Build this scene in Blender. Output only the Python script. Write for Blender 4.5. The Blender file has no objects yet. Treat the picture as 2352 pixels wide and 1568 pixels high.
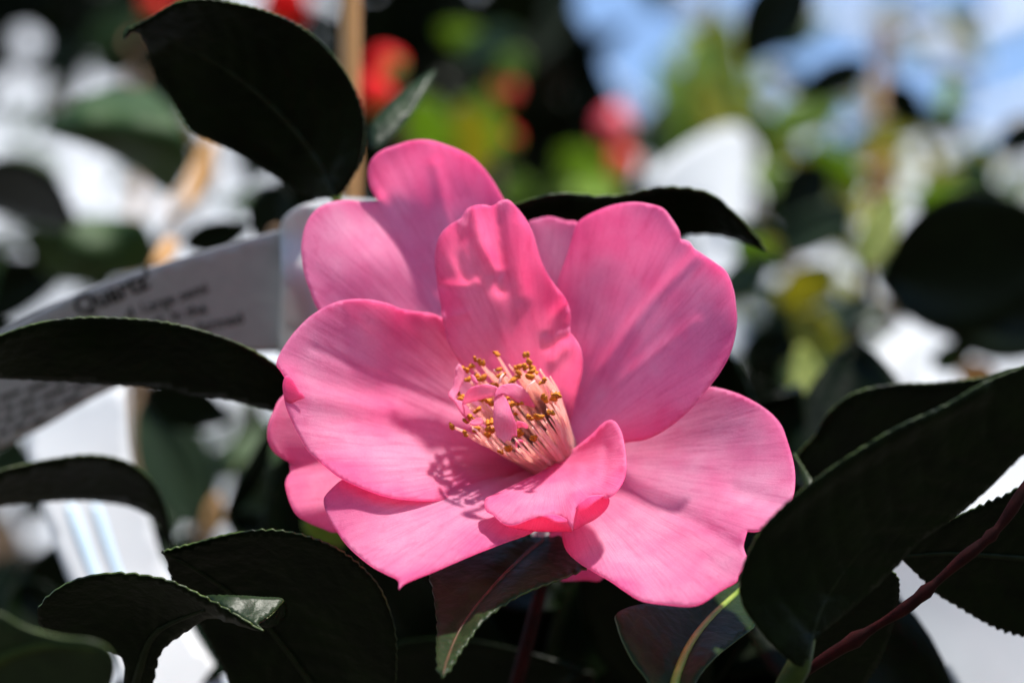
import bpy, math, random
import numpy as np
from mathutils import Vector, noise
from mathutils.geometry import delaunay_2d_cdt

# ------------------------------------------------------------------ camera, sky, sun, exposure
scene = bpy.context.scene
PITCH = math.radians(17)
D0 = 0.52                                   # camera to the flower, metres
TANH = 0.1865                               # half picture width at 1 m
K = 2 * TANH / 2352.0
FLOWER = Vector((0, 0, 0.62))               # what the picture centre looks at
Fw = Vector((0, math.cos(PITCH), math.sin(PITCH)))
Rt = Vector((1, 0, 0))
Up = Rt.cross(Fw)
CAM = FLOWER - Fw * D0
cd = bpy.data.cameras.new('camera'); cam = bpy.data.objects.new('camera', cd)
scene.collection.objects.link(cam); scene.camera = cam
cam.location = CAM
cam.rotation_euler = (math.radians(90) + PITCH, 0, 0)
cd.sensor_width = 22.3
cd.lens = 22.3 / (2 * TANH)
cd.clip_start = 0.02; cd.clip_end = 400
cd.dof.use_dof = True
cd.dof.focus_distance = D0 - 0.014
cd.dof.aperture_fstop = 4.8

SUN = (Rt * 0.27 + Fw * 0.0 + Up * 0.96).normalized()
el = math.asin(SUN.z); az = math.atan2(SUN.x, SUN.y)
w = bpy.data.worlds.new('World'); scene.world = w; w.use_nodes = True
nt = w.node_tree; nt.nodes.clear()
sky = nt.nodes.new('ShaderNodeTexSky'); sky.sky_type = 'NISHITA'
sky.sun_disc = False; sky.sun_elevation = el; sky.sun_rotation = az
sky.air_density = 1.0; sky.dust_density = 0.1; sky.ozone_density = 2.5
bg = nt.nodes.new('ShaderNodeBackground'); bg.inputs[1].default_value = 0.105
wo = nt.nodes.new('ShaderNodeOutputWorld')
nt.links.new(sky.outputs[0], bg.inputs[0]); nt.links.new(bg.outputs[0], wo.inputs[0])
sd = bpy.data.lights.new('sun', 'SUN'); sd.energy = 4.4; sd.angle = math.radians(3.0); sd.color = (1, 0.955, 0.88)
so = bpy.data.objects.new('sun', sd); scene.collection.objects.link(so)
so.rotation_euler = SUN.to_track_quat('Z', 'Y').to_euler(); so.location = (0.6, 0, 2.5)
vs = scene.view_settings
vs.view_transform = 'Standard'; vs.look = 'None'; vs.gamma = 1; vs.exposure = 1.28; vs.use_curve_mapping = False
scene.cycles.use_denoising = True
scene.cycles.max_bounces = 7; scene.cycles.diffuse_bounces = 5; scene.cycles.glossy_bounces = 3
rng = random.Random(7)

# ------------------------------------------------------------------ helpers
def P(px, py, d):
    """photo pixel (2352 wide frame) -> world point d millimetres beyond the flower plane"""
    return PZ(px, py, D0 + d * 0.001)
def PZ(px, py, Z):
    return CAM + (Fw + Rt * ((px - 1176) * K) - Up * ((py - 784) * K)) * Z

def link(o, parent=None):
    scene.collection.objects.link(o)
    if parent is not None: o.parent = parent
    return o
def tag(o, label=None, cat=None, group=None, kind=None):
    if label: o['label'] = label
    if cat: o['category'] = cat
    if group: o['group'] = group
    if kind: o['kind'] = kind
    return o
def empty(name, loc):
    e = bpy.data.objects.new(name, None); e.location = loc; e.empty_display_size = 0.01
    return link(e)

def spline(pts, step=6.0, closed=True):
    """smooth outline; a point given with a third value is a sharp corner"""
    n = len(pts); out = []
    rngs = range(n if closed else n - 1)
    for i in rngs:
        p1, p2 = pts[i], pts[(i + 1) % n]
        p0 = pts[(i - 1) % n] if closed or i > 0 else p1
        p3 = pts[(i + 2) % n] if closed or i + 2 < n else p2
        a = np.array(p1[:2], float); b = np.array(p2[:2], float)
        ta = (b - np.array(p0[:2], float)) * .5 if len(p1) < 3 else (b - a) * .6
        tb = (np.array(p3[:2], float) - a) * .5 if len(p2) < 3 else (b - a) * .6
        L = np.linalg.norm(b - a)
        la = np.linalg.norm(ta); lb = np.linalg.norm(tb)
        if la > 1.2 * L: ta *= 1.2 * L / la
        if lb > 1.2 * L: tb *= 1.2 * L / lb
        m = max(1, int(round(L / step)))
        for k in range(m):
            t = k / m; t2 = t * t; t3 = t2 * t
            out.append((2*t3-3*t2+1)*a + (t3-2*t2+t)*ta + (-2*t3+3*t2)*b + (t3-t2)*tb)
    if not closed: out.append(np.array(pts[-1][:2], float))
    return np.array(out)

def tps(ctrl, reg=0.02):
    c = np.array(ctrl, float); X = c[:, :2] / 300.0; z = c[:, 2]; n = len(c)
    def phi(r2): return np.where(r2 > 1e-12, 0.5 * r2 * np.log(np.maximum(r2, 1e-12)), 0)
    A = np.zeros((n + 3, n + 3))
    A[:n, :n] = phi(((X[:, None] - X[None]) ** 2).sum(-1)) + np.eye(n) * reg
    A[:n, n] = 1; A[:n, n+1:] = X; A[n, :n] = 1; A[n+1:, :n] = X.T
    s = np.linalg.lstsq(A, np.concatenate([z, np.zeros(3)]), rcond=None)[0]
    def f(q):
        q = np.asarray(q, float) / 300.0
        return phi(((q[:, None] - X[None]) ** 2).sum(-1)) @ s[:n] + s[n] + q @ s[n+1:]
    return f

def inside(poly, q):
    x, y = q[:, 0], q[:, 1]; r = np.zeros(len(q), bool); j = len(poly) - 1
    for i in range(len(poly)):
        xi, yi = poly[i]; xj, yj = poly[j]
        c = ((yi > y) != (yj > y)) & (x < (xj - xi) * (y - yi) / (yj - yi + 1e-12) + xi)
        r ^= c; j = i
    return r
def edge_dist(poly, q):
    a = poly; b = np.roll(poly, -1, 0); ab = b - a; L2 = (ab ** 2).sum(1) + 1e-9
    best = np.full(len(q), 1e9)
    for s in range(0, len(q), 800):
        qq = q[s:s+800]
        t = np.clip(((qq[:, None] - a[None]) * ab[None]).sum(-1) / L2, 0, 1)
        dd = np.linalg.norm(qq[:, None] - (a[None] + t[..., None] * ab[None]), axis=-1)
        best[s:s+800] = dd.min(1)
    return best

def sheet(name, outline, depth, mats, parent, spacing=9, step=5, thick=0.35, teeth=None, base=None,
          ripple=None, fine=0.0, closed_pts=None, rimmat=None, origin=None, seed=0, extra=None, edgeroll=0.0):
    """a thin curved blade: traced outline, its own depth field (mm), real thickness"""
    poly = spline(outline, step)
    if teeth:
        per, amp = teeth
        t = np.roll(poly, -1, 0) - np.roll(poly, 1, 0)
        nrm = np.stack([t[:, 1], -t[:, 0]], 1); nrm /= (np.linalg.norm(nrm, axis=1)[:, None] + 1e-9)
        area = np.sum(poly[:, 0] * np.roll(poly[:, 1], -1) - np.roll(poly[:, 0], -1) * poly[:, 1])
        if area < 0: nrm = -nrm
        s = np.concatenate([[0], np.cumsum(np.linalg.norm(np.diff(poly, axis=0), axis=1))])
        ph = (s / per + 0.25 * np.sin(s / 70.0)) % 1.0
        amp = amp * (.75 + .5 * np.sin(s / 47.0 + 1.7) * np.sin(s / 113.0) + .3 * np.sin(s / 17.3))
        poly = poly + nrm * (amp * (np.minimum(ph / 0.72, (1 - ph) / 0.28) - .5))[:, None]
    x0, y0 = poly.min(0); x1, y1 = poly.max(0)
    gx = np.arange(x0, x1, spacing); gy = np.arange(y0, y1, spacing * .866)
    g = np.array([(x + (spacing * .5 if j % 2 else 0), y) for j, y in enumerate(gy) for x in gx])
    g = g[inside(poly, g)]
    if len(g): g = g[edge_dist(poly, g) > spacing * .55]
    n = len(poly)
    allp = np.concatenate([poly, g]) if len(g) else poly
    vs2 = [Vector((p[0], -p[1])) for p in allp]
    r = delaunay_2d_cdt(vs2, [], [list(range(n))[::-1] if np.sum(poly[:,0]*np.roll(-poly[:,1],-1)-np.roll(poly[:,0],-1)*(-poly[:,1]))<0 else list(range(n))], 1, 1e-5)
    q = np.array([(v.x, -v.y) for v in r[0]])
    tris = [list(f) for f in r[2]]
    d = depth(q) if callable(depth) else tps(depth)(q)
    ed = edge_dist(poly, q)
    bx, by = base if base else (allp[:, 0].mean(), allp[:, 1].mean())
    dx, dy = q[:, 0] - bx, q[:, 1] - by
    rad = np.hypot(dx, dy); ang = np.arctan2(dy, dx)
    if ripple:
        amp, wav, reach = ripple
        wgt = np.exp(-ed / reach)
        rp = np.array([noise.noise(Vector((a * wav, r_ / 260.0, seed * 7.3))) for a, r_ in zip(ang, rad)])
        d = d + amp * wgt * rp * 2
    if fine:
        fn = np.array([noise.noise(Vector((a * 9.0, r_ / 130.0, seed * 3.1))) + .5 * noise.noise(Vector((a * 23.0, r_ / 90.0, seed * 5.1))) for a, r_ in zip(ang, rad)])
        d = d + fine * fn * np.clip(rad / 150, 0, 1)
    if edgeroll:
        d = d + edgeroll * np.exp(-ed / 14.0)
    if extra is not None: d = d + extra(q)
    org = Vector(origin) if origin is not None else (parent.matrix_world.translation if False else (parent_loc(parent)))
    me = bpy.data.meshes.new(name)
    co = [tuple(P(a[0], a[1], b) - org) for a, b in zip(q, d)]
    me.from_pydata(co, [], tris)
    uv = me.uv_layers.new(name='vein')
    R = max(rad.max(), 1)
    idx = np.zeros(len(me.loops), int); me.loops.foreach_get('vertex_index', idx)
    U = np.stack([ang / (2 * math.pi) + .5, rad / R], 1)[idx].astype(np.float32)
    uv.data.foreach_set('uv', U.ravel())
    at = me.attributes.new('edge', 'FLOAT', 'POINT'); at.data.foreach_set('value', np.clip(ed / 60.0, 0, 1).astype(np.float32))
    me.polygons.foreach_set('use_smooth', [True] * len(me.polygons))
    for m in mats: me.materials.append(m)
    o = bpy.data.objects.new(name, me)
    if thick:
        s = o.modifiers.new('thickness', 'SOLIDIFY'); s.thickness = thick * .001; s.offset = 0
        s.use_even_offset = False
        if len(mats) > 1: s.material_offset_rim = 1
    link(o, parent)
    return o
_ploc = {}
def parent_loc(p):
    v = Vector((0, 0, 0))
    while p is not None:
        v = v + p.location; p = p.parent
    return v

def tube(name, pts, radii, mat, parent=None, segs=8, org=None):
    """tapered tube through world points"""
    org = org if org is not None else parent_loc(parent)
    vs_, fs = [], []
    n = len(pts)
    prev = None
    for i, p in enumerate(pts):
        t = (pts[min(i + 1, n - 1)] - pts[max(i - 1, 0)]).normalized()
        if prev is None:
            a = t.cross(Vector((0.3, 0.2, 0.93))).normalized()
        else:
            a = (prev - t * prev.dot(t)).normalized()
        prev = a; b = t.cross(a)
        for k in range(segs):
            th = 2 * math.pi * k / segs
            vs_.append(tuple(p - org + (a * math.cos(th) + b * math.sin(th)) * radii[i]))
    for i in range(n - 1):
        for k in range(segs):
            k2 = (k + 1) % segs
            fs.append((i*segs+k, i*segs+k2, (i+1)*segs+k2, (i+1)*segs+k))
    fs.append(tuple(range(segs))[::-1]); fs.append(tuple((n-1)*segs + k for k in range(segs)))
    me = bpy.data.meshes.new(name); me.from_pydata(vs_, [], fs)
    me.polygons.foreach_set('use_smooth', [True] * len(me.polygons))
    me.materials.append(mat)
    return link(bpy.data.objects.new(name, me), parent)
def curve3(pts, n=12):
    """Catmull-Rom through 3D points"""
    out = []
    m = len(pts)
    for i in range(m - 1):
        p0, p1, p2, p3 = pts[max(i-1, 0)], pts[i], pts[i+1], pts[min(i+2, m-1)]
        for k in range(n):
            t = k / n
            out.append(0.5 * ((2*p1) + (p2-p0)*t + (2*p0-5*p1+4*p2-p3)*t*t + (3*p1-p0-3*p2+p3)*t**3))
    out.append(pts[-1]); return out

# ------------------------------------------------------------------ materials
def mat(name):
    m = bpy.data.materials.new(name); m.use_nodes = True
    m.node_tree.nodes.clear(); return m, m.node_tree.nodes, m.node_tree.links
def N(ns, t, **kw):
    n = ns.new(t)
    for k, v in kw.items(): setattr(n, k, v)
    return n
def ramp(ns, stops):
    r = ns.new('ShaderNodeValToRGB'); e = r.color_ramp.elements
    e[0].position, e[0].color = stops[0][0], (*stops[0][1], 1)
    e[1].position, e[1].color = stops[-1][0], (*stops[-1][1], 1)
    for p, c in stops[1:-1]:
        x = e.new(p); x.color = (*c, 1)
    return r
def mixc(ns, ls, fac, a, b, mode='MIX'):
    m = ns.new('ShaderNodeMix'); m.data_type = 'RGBA'; m.blend_type = mode
    for s, v in ((0, fac), (6, a), (7, b)):
        if hasattr(v, 'links'): ls.new(v, m.inputs[s])
        elif s == 0: m.inputs[0].default_value = v
        else: m.inputs[s].default_value = (*v, 1)
    return m.outputs[2]

def petal_material(name, deep, mid, pale, trans, tfac=0.42):
    m, ns, ls = mat(name)
    uv = N(ns, 'ShaderNodeUVMap', uv_map='vein')
    def streak(su, sv, detail=3, rough=.6, dist=0.0):
        mp = N(ns, 'ShaderNodeMapping'); mp.inputs['Scale'].default_value = (su, sv, 1)
        ls.new(uv.outputs[0], mp.inputs[0])
        n = N(ns, 'ShaderNodeTexNoise'); n.inputs['Scale'].default_value = 1
        n.inputs['Detail'].default_value = detail; n.inputs['Roughness'].default_value = rough
        n.inputs['Distortion'].default_value = dist
        ls.new(mp.outputs[0], n.inputs[0]); return n.outputs[0]
    vein = streak(230, 4.5, 3, .6, .5)
    veinb = streak(70, 2.0, 2, .5, .3)
    geo = N(ns, 'ShaderNodeTexCoord')
    blot = N(ns, 'ShaderNodeTexNoise'); blot.inputs['Scale'].default_value = 90; blot.inputs['Detail'].default_value = 3
    ls.new(geo.outputs['Object'], blot.inputs[0])
    grain = N(ns, 'ShaderNodeTexVoronoi'); grain.inputs['Scale'].default_value = 4200
    ls.new(geo.outputs['Object'], grain.inputs[0])
    grain2 = N(ns, 'ShaderNodeTexNoise'); grain2.inputs['Scale'].default_value = 2300; grain2.inputs['Detail'].default_value = 2
    ls.new(geo.outputs['Object'], grain2.inputs[0])
    ed = N(ns, 'ShaderNodeAttribute', attribute_name='edge')
    r1 = ramp(ns, [(0.30, deep), (0.52, mid), (0.75, pale)])
    # pale heart, deeper towards the rim, streaked by veins
    mth = N(ns, 'ShaderNodeMath', operation='MULTIPLY_ADD'); ls.new(ed.outputs['Fac'], mth.inputs[0]); mth.inputs[1].default_value = 0.20; mth.inputs[2].default_value = -0.10
    a1 = N(ns, 'ShaderNodeMath', operation='ADD'); ls.new(blot.outputs[0], a1.inputs[0]); ls.new(mth.outputs[0], a1.inputs[1])
    v1 = N(ns, 'ShaderNodeMath', operation='MULTIPLY_ADD'); ls.new(veinb, v1.inputs[0]); v1.inputs[1].default_value = .14; v1.inputs[2].default_value = -.07
    a2 = N(ns, 'ShaderNodeMath', operation='ADD'); ls.new(a1.outputs[0], a2.inputs[0]); ls.new(v1.outputs[0], a2.inputs[1])
    ls.new(a2.outputs[0], r1.inputs[0])
    vr = ramp(ns, [(0.34, (0.90, 0.80, 0.86)), (0.50, (1, 1, 1)), (0.62, (1.0, 1.0, 1.0))])
    ls.new(vein, vr.inputs[0])
    col = mixc(ns, ls, .8, r1.outputs[0], vr.outputs[0], 'MULTIPLY')
    veinc = streak(105, 2.4, 2.0, .55, .5)
    vr2 = ramp(ns, [(0.474, (1, 1, 1)), (0.50, (0.90, 0.74, 0.82)), (0.526, (1, 1, 1))]); ls.new(veinc, vr2.inputs[0])
    col = mixc(ns, ls, .8, col, vr2.outputs[0], 'MULTIPLY')
    gr = ramp(ns, [(0.35, (0.90, 0.84, 0.88)), (0.65, (1.0, 1.0, 1.0))]); ls.new(grain2.outputs[0], gr.inputs[0])
    col = mixc(ns, ls, .8, col, gr.outputs[0], 'MULTIPLY')
    # bump: veins, cell grain
    hm = N(ns, 'ShaderNodeMath', operation='MULTIPLY_ADD'); ls.new(vein, hm.inputs[0]); hm.inputs[1].default_value = 1.0; 
    gm = N(ns, 'ShaderNodeMath', operation='MULTIPLY'); ls.new(grain.outputs[0], gm.inputs[0]); gm.inputs[1].default_value = .22
    ls.new(gm.outputs[0], hm.inputs[2])
    bp = N(ns, 'ShaderNodeBump'); bp.inputs['Strength'].default_value = .20; bp.inputs['Distance'].default_value = .0006
    ls.new(hm.outputs[0], bp.inputs['Height'])
    pr = N(ns, 'ShaderNodeBsdfPrincipled')
    ls.new(col, pr.inputs['Base Color']); pr.inputs['Roughness'].default_value = .55
    pr.inputs['Specular IOR Level'].default_value = .10
    pr.inputs['Sheen Weight'].default_value = .0; pr.inputs['Sheen Roughness'].default_value = .4
    ls.new(bp.outputs[0], pr.inputs['Normal'])
    tr = N(ns, 'ShaderNodeBsdfTranslucent')
    tc = mixc(ns, ls, .55, col, trans, 'MIX'); ls.new(tc, tr.inputs[0]); ls.new(bp.outputs[0], tr.inputs['Normal'])
    mx = N(ns, 'ShaderNodeMixShader'); mx.inputs[0].default_value = tfac
    ls.new(pr.outputs[0], mx.inputs[1]); ls.new(tr.outputs[0], mx.inputs[2])
    o = N(ns, 'ShaderNodeOutputMaterial'); ls.new(mx.outputs[0], o.inputs[0])
    return m

def leaf_material(name, dark, light, trans, tfac=.12, rough=.28, spec=.5, veins=True):
    m, ns, ls = mat(name)
    geo = N(ns, 'ShaderNodeTexCoord')
    n1 = N(ns, 'ShaderNodeTexNoise'); n1.inputs['Scale'].default_value = 120; n1.inputs['Detail'].default_value = 4
    ls.new(geo.outputs['Object'], n1.inputs[0])
    r1 = ramp(ns, [(0.32, dark), (0.7, light)]); ls.new(n1.outputs[0], r1.inputs[0])
    vo = N(ns, 'ShaderNodeTexVoronoi'); vo.feature = 'DISTANCE_TO_EDGE'; vo.inputs['Scale'].default_value = 260
    ls.new(geo.outputs['Object'], vo.inputs[0])
    vr = ramp(ns, [(0.0, (1.5, 1.5, 1.25)), (0.07, (1, 1, 1))]); ls.new(vo.outputs[0], vr.inputs[0])
    col = mixc(ns, ls, .6, r1.outputs[0], vr.outputs[0], 'MULTIPLY')
    n2 = N(ns, 'ShaderNodeTexNoise'); n2.inputs['Scale'].default_value = 600; n2.inputs['Detail'].default_value = 3
    ls.new(geo.outputs['Object'], n2.inputs[0])
    ad = N(ns, 'ShaderNodeMath', operation='MULTIPLY_ADD'); ls.new(vo.outputs[0], ad.inputs[0]); ad.inputs[1].default_value = 1.2
    ls.new(n2.outputs[0], ad.inputs[2])
    bp = N(ns, 'ShaderNodeBump'); bp.inputs['Strength'].default_value = .25; bp.inputs['Distance'].default_value = .0006
    ls.new(ad.outputs[0], bp.inputs['Height'])
    pr = N(ns, 'ShaderNodeBsdfPrincipled'); ls.new(col, pr.inputs['Base Color'])
    rr = N(ns, 'ShaderNodeMapRange'); ls.new(n2.outputs[0], rr.inputs[0]); rr.inputs[3].default_value = rough - .08; rr.inputs[4].default_value = rough + .12
    ls.new(rr.outputs[0], pr.inputs['Roughness']); pr.inputs['Specular IOR Level'].default_value = spec
    ls.new(bp.outputs[0], pr.inputs['Normal'])
    tr = N(ns, 'ShaderNodeBsdfTranslucent'); tr.inputs[0].default_value = (*trans, 1)
    mx = N(ns, 'ShaderNodeMixShader'); mx.inputs[0].default_value = tfac
    ls.new(pr.outputs[0], mx.inputs[1]); ls.new(tr.outputs[0], mx.inputs[2])
    o = N(ns, 'ShaderNodeOutputMaterial'); ls.new(mx.outputs[0], o.inputs[0])
    return m

def plain_material(name, c1, c2, scale=200, rough=.6, spec=.3, trans=None, tfac=.3, bump=.15, dist=.0004):
    m, ns, ls = mat(name)
    geo = N(ns, 'ShaderNodeTexCoord')
    n1 = N(ns, 'ShaderNodeTexNoise'); n1.inputs['Scale'].default_value = scale; n1.inputs['Detail'].default_value = 4
    ls.new(geo.outputs['Object'], n1.inputs[0])
    r1 = ramp(ns, [(0.32, c1), (0.68, c2)]); ls.new(n1.outputs[0], r1.inputs[0])
    pr = N(ns, 'ShaderNodeBsdfPrincipled'); ls.new(r1.outputs[0], pr.inputs['Base Color'])
    pr.inputs['Roughness'].default_value = rough; pr.inputs['Specular IOR Level'].default_value = spec
    bp = N(ns, 'ShaderNodeBump'); bp.inputs['Strength'].default_value = bump; bp.inputs['Distance'].default_value = dist
    ls.new(n1.outputs[0], bp.inputs['Height']); ls.new(bp.outputs[0], pr.inputs['Normal'])
    o = N(ns, 'ShaderNodeOutputMaterial')
    if trans:
        tr = N(ns, 'ShaderNodeBsdfTranslucent'); tr.inputs[0].default_value = (*trans, 1)
        mx = N(ns, 'ShaderNodeMixShader'); mx.inputs[0].default_value = tfac
        ls.new(pr.outputs[0], mx.inputs[1]); ls.new(tr.outputs[0], mx.inputs[2]); ls.new(mx.outputs[0], o.inputs[0])
    else:
        ls.new(pr.outputs[0], o.inputs[0])
    return m

M_PETAL = petal_material('petal_pink', (0.89, 0.23, 0.49), (0.94, 0.40, 0.63), (0.96, 0.56, 0.75), (1.0, 0.29, 0.46), .75)
M_PETALOID = petal_material('petaloid_pink', (0.86, 0.24, 0.44), (0.92, 0.48, 0.64), (0.96, 0.76, 0.82), (1.0, 0.42, 0.54), .65)
M_FIL = plain_material('filament', (0.96, 0.67, 0.62), (0.98, 0.79, 0.74), 500, .5, .3, (1.0, 0.70, 0.64), .65)
M_ANTH = plain_material('anther', (0.30, 0.085, 0.006), (0.60, 0.21, 0.018), 2600, .75, .2, bump=.8, dist=.0003)
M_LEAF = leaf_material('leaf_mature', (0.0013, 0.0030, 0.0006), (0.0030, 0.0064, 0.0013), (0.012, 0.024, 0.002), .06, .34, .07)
M_GLOSS = leaf_material('leaf_glossy', (0.007, 0.015, 0.005), (0.016, 0.030, 0.010), (0.04, 0.09, 0.008), .12, .36, .06)
M_LEAFT = leaf_material('leaf_tip', (0.007, 0.014, 0.005), (0.015, 0.027, 0.010), (0.04, 0.08, 0.008), .12, .40, .14)
M_RIM = plain_material('leaf_rim', (0.004, 0.008, 0.002), (0.065, 0.10, 0.016), 170, .5, .4, (0.12, 0.2, 0.02), .3)  # brighter green patches paint a broken backlit highlight along leaf edges
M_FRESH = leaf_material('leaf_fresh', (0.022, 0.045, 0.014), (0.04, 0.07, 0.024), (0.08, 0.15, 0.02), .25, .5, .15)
M_STALK = plain_material('stalk', (0.016, 0.026, 0.004), (0.028, 0.040, 0.007), 300, .6, .1)
M_OLIVE = leaf_material('leaf_olive', (0.17, 0.18, 0.02), (0.28, 0.27, 0.04), (0.50, 0.46, 0.07), .5, .5, .15)
M_OCHRE = plain_material('dry_leaf', (0.30, 0.15, 0.05), (0.44, 0.24, 0.09), 120, .6, .2)
M_PALE = leaf_material('leaf_bud', (0.34, 0.38, 0.10), (0.50, 0.52, 0.20), (0.6, 0.62, 0.2), .5, .5, .15)
M_YOUNG = leaf_material('leaf_young', (0.10, 0.17, 0.015), (0.19, 0.27, 0.03), (0.35, 0.50, 0.05), .45, .4)
M_MIDRIB = plain_material('midrib', (0.16, 0.26, 0.03), (0.27, 0.36, 0.06), 300, .4, .4, (0.3, 0.45, 0.05), .3)
M_MIDDARK = plain_material('midrib_dark', (0.004, 0.007, 0.002), (0.007, 0.011, 0.003), 300, .5, .1)
M_MIDRED = plain_material('midrib_red', (0.035, 0.020, 0.008), (0.06, 0.032, 0.012), 300, .5, .2)
M_TWIG = plain_material('twig_red', (0.008, 0.002, 0.0018), (0.022, 0.004, 0.0035), 300, .6, .06)
M_BARK = plain_material('bark', (0.12, 0.07, 0.04), (0.22, 0.14, 0.08), 150, .85, .2, bump=.5)
M_CANE = plain_material('bamboo', (0.44, 0.20, 0.065), (0.55, 0.27, 0.09), 60, .45, .4)
M_LABEL = plain_material('label_card', (0.27, 0.265, 0.28), (0.31, 0.305, 0.32), 300, .5, .2, (0.5, 0.5, 0.5), .10, .03)  # grey base colour carries the shade lying on the white card
M_WHITE = plain_material('white_plastic', (0.43, 0.44, 0.45), (0.48, 0.49, 0.50), 60, .4, .3, (0.6, 0.6, 0.62), .25, .03)
M_INK = plain_material('ink', (0.012, 0.012, 0.014), (0.02, 0.02, 0.022), 300, .5, .3)
M_BLUEINK = plain_material('blue_ink', (0.34, 0.44, 0.52), (0.38, 0.48, 0.55), 300, .5, .3)
M_RED = plain_material('red_petal', (0.55, 0.006, 0.006), (0.72, 0.012, 0.010), 120, .5, .15, (0.8, 0.03, 0.02), .35)
M_CORAL = plain_material('coral_petal', (0.60, 0.05, 0.03), (0.70, 0.09, 0.05), 120, .45, .4, (0.8, 0.12, 0.06), .35)
M_PINKRED = plain_material('pinkred_petal', (0.72, 0.06, 0.11), (0.78, 0.12, 0.17), 120, .45, .4, (0.8, 0.05, 0.08), .35)
M_FILM = plain_material('tunnel_film', (0.40, 0.42, 0.45), (0.48, 0.49, 0.51), 3, .5, .3, (0.8, 0.8, 0.8), .4, .02)
M_FRAME = plain_material('white_frame', (0.40, 0.41, 0.43), (0.46, 0.47, 0.49), 20, .4, .4)
M_GROUND = plain_material('gravel', (0.045, 0.040, 0.030), (0.09, 0.08, 0.06), 30, .9, .2, bump=.6, dist=.01)

# ------------------------------------------------------------------ the ground
me = bpy.data.meshes.new('ground')
G = 150
nx = 40
gv = [(-G + 2*G*i/nx, -G + 2*G*j/nx, 0.02*noise.noise(Vector((i*.7, j*.7, 0)))-0.02) for j in range(nx+1) for i in range(nx+1)]
gf = [(j*(nx+1)+i, j*(nx+1)+i+1, (j+1)*(nx+1)+i+1, (j+1)*(nx+1)+i) for j in range(nx) for i in range(nx)]
me.from_pydata(gv, [], gf); me.materials.append(M_GROUND)
tag(link(bpy.data.objects.new('ground', me)), kind='structure')

# ------------------------------------------------------------------ the camellia flower
CX, CY = 1272, 1062                                  # where petals and stamens meet
flower = empty('camellia_flower', P(CX, CY, 20))
tag(flower, 'large open pink camellia flower with ruffled petals and orange tipped stamens', 'flower')

def crease(pts, amp, width):
    a = spline(pts, 8, closed=False)
    def f(q):
        best = np.full(len(q), 1e9)
        for s in range(0, len(q), 1000):
            best[s:s+1000] = np.linalg.norm(q[s:s+1000, None] - a[None], axis=-1).min(1)
        return amp * np.exp(-(best / width) ** 2)
    return f
def total(*fs): return lambda q: sum(f(q) for f in fs)

PET = {}
def petal(key, outline, ctrl, **kw):
    kw.setdefault('base', (CX, CY)); kw.setdefault('ripple', (1.1, 3.4, 26)); kw.setdefault('fine', .16)
    PET[key] = sheet('petal', outline, ctrl, [M_PETAL], flower, spacing=8, step=5, thick=.32, seed=len(PET) + 1, **kw)
    return PET[key]

# tall back petal with a deep notch
petal('A', [(868,464,1),(850,430),(845,395),(855,365),(878,345),(905,335),(945,323),(985,322),(1030,335),(1075,355),(1105,380),
  (1130,412),(1150,445),(1165,475),(1195,580),(1230,760),(1265,930),(1290,1010),(1240,1000),(1130,930),(1000,840),(880,790),(790,760),
  (735,715),(712,665),(698,620),(693,575),(695,545),(705,510),(725,482),(755,466),(790,460),(830,463)],
  [(1270,980,18),(1100,700,18),(1165,475,21),(985,322,20),(850,400,20),(868,464,23),(1000,690,22),(693,575,8),(735,715,9),(760,465,14),
   (850,600,14),(900,780,16),(1050,450,22),(1130,930,18)],
  extra=total(crease([(868,464),(920,560),(1010,700)], 1.1, 20), crease([(1000,380),(1030,520),(1060,640)], .5, 14)))
# small petal peeping out behind
petal('D', [(1213,514),(1235,503),(1265,498),(1300,507),(1327,513),(1345,600),(1340,800),(1310,960),(1285,960),(1270,800),(1240,640),(1220,560)],
  [(1265,498,24),(1215,520,24),(1327,515,22),(1290,640,21),(1300,930,19),(1340,750,20)])
# big right petal
petal('E', [(1325,516),(1345,497),(1380,480),(1420,468),(1460,464),(1500,470),(1525,480),(1545,505),(1560,530),(1563,549,1),(1582,555),
  (1594,571),(1607,580,1),(1640,602),(1668,625),(1684,665),(1690,705),(1692,740),(1686,780),(1673,820),(1650,860),(1625,892),(1590,935),
  (1555,967),(1520,992),(1480,1010),(1440,1016),(1400,1030),(1350,1040),(1310,1040),(1290,1000),(1280,900),(1270,780),(1280,660),(1305,580)],
  [(1310,1010,13),(1300,760,15),(1325,516,14),(1400,600,13),(1460,464,9),(1560,535,4),(1680,660,-3),(1692,750,-5),(1625,892,-5),(1480,1010,3),
   (1400,1030,9),(1400,850,13),(1450,750,11),(1560,760,3)],
  extra=total(crease([(1330,930),(1400,820),(1500,690),(1600,590)], .55, 14), crease([(1340,960),(1450,860),(1600,740)], .4, 12)))
# lower left petal behind
petal('J', [(700,880),(647,911),(629,944),(617,977),(616,1010),(629,1036),(646,1050),(664,1061,1),(667,1084,1),(657,1100),(656,1118),
  (666,1153),(682,1182),(711,1201),(744,1215),(768,1223),(860,1210),(1000,1150),(1200,1090),(1240,1060),(1100,980),(900,900)],
  [(617,980,4),(664,1061,8),(656,1112,5),(690,1190,1),(768,1223,3),(850,1000,14),(1000,1060,16),(1240,1070,17),(647,911,7),(860,1200,5)],
  extra=crease([(664,1070),(800,1060),(900,1050)], 1.2, 30))
# petal hanging at the back, a sliver shows below
petal('K', [(1285,1330),(1310,1334),(1345,1332),(1380,1332),(1400,1300),(1390,1200),(1330,1090),(1280,1080),(1260,1180),(1268,1290)],
  [(1300,1334,12),(1385,1330,12),(1300,1090,18),(1340,1200,15)])
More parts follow.
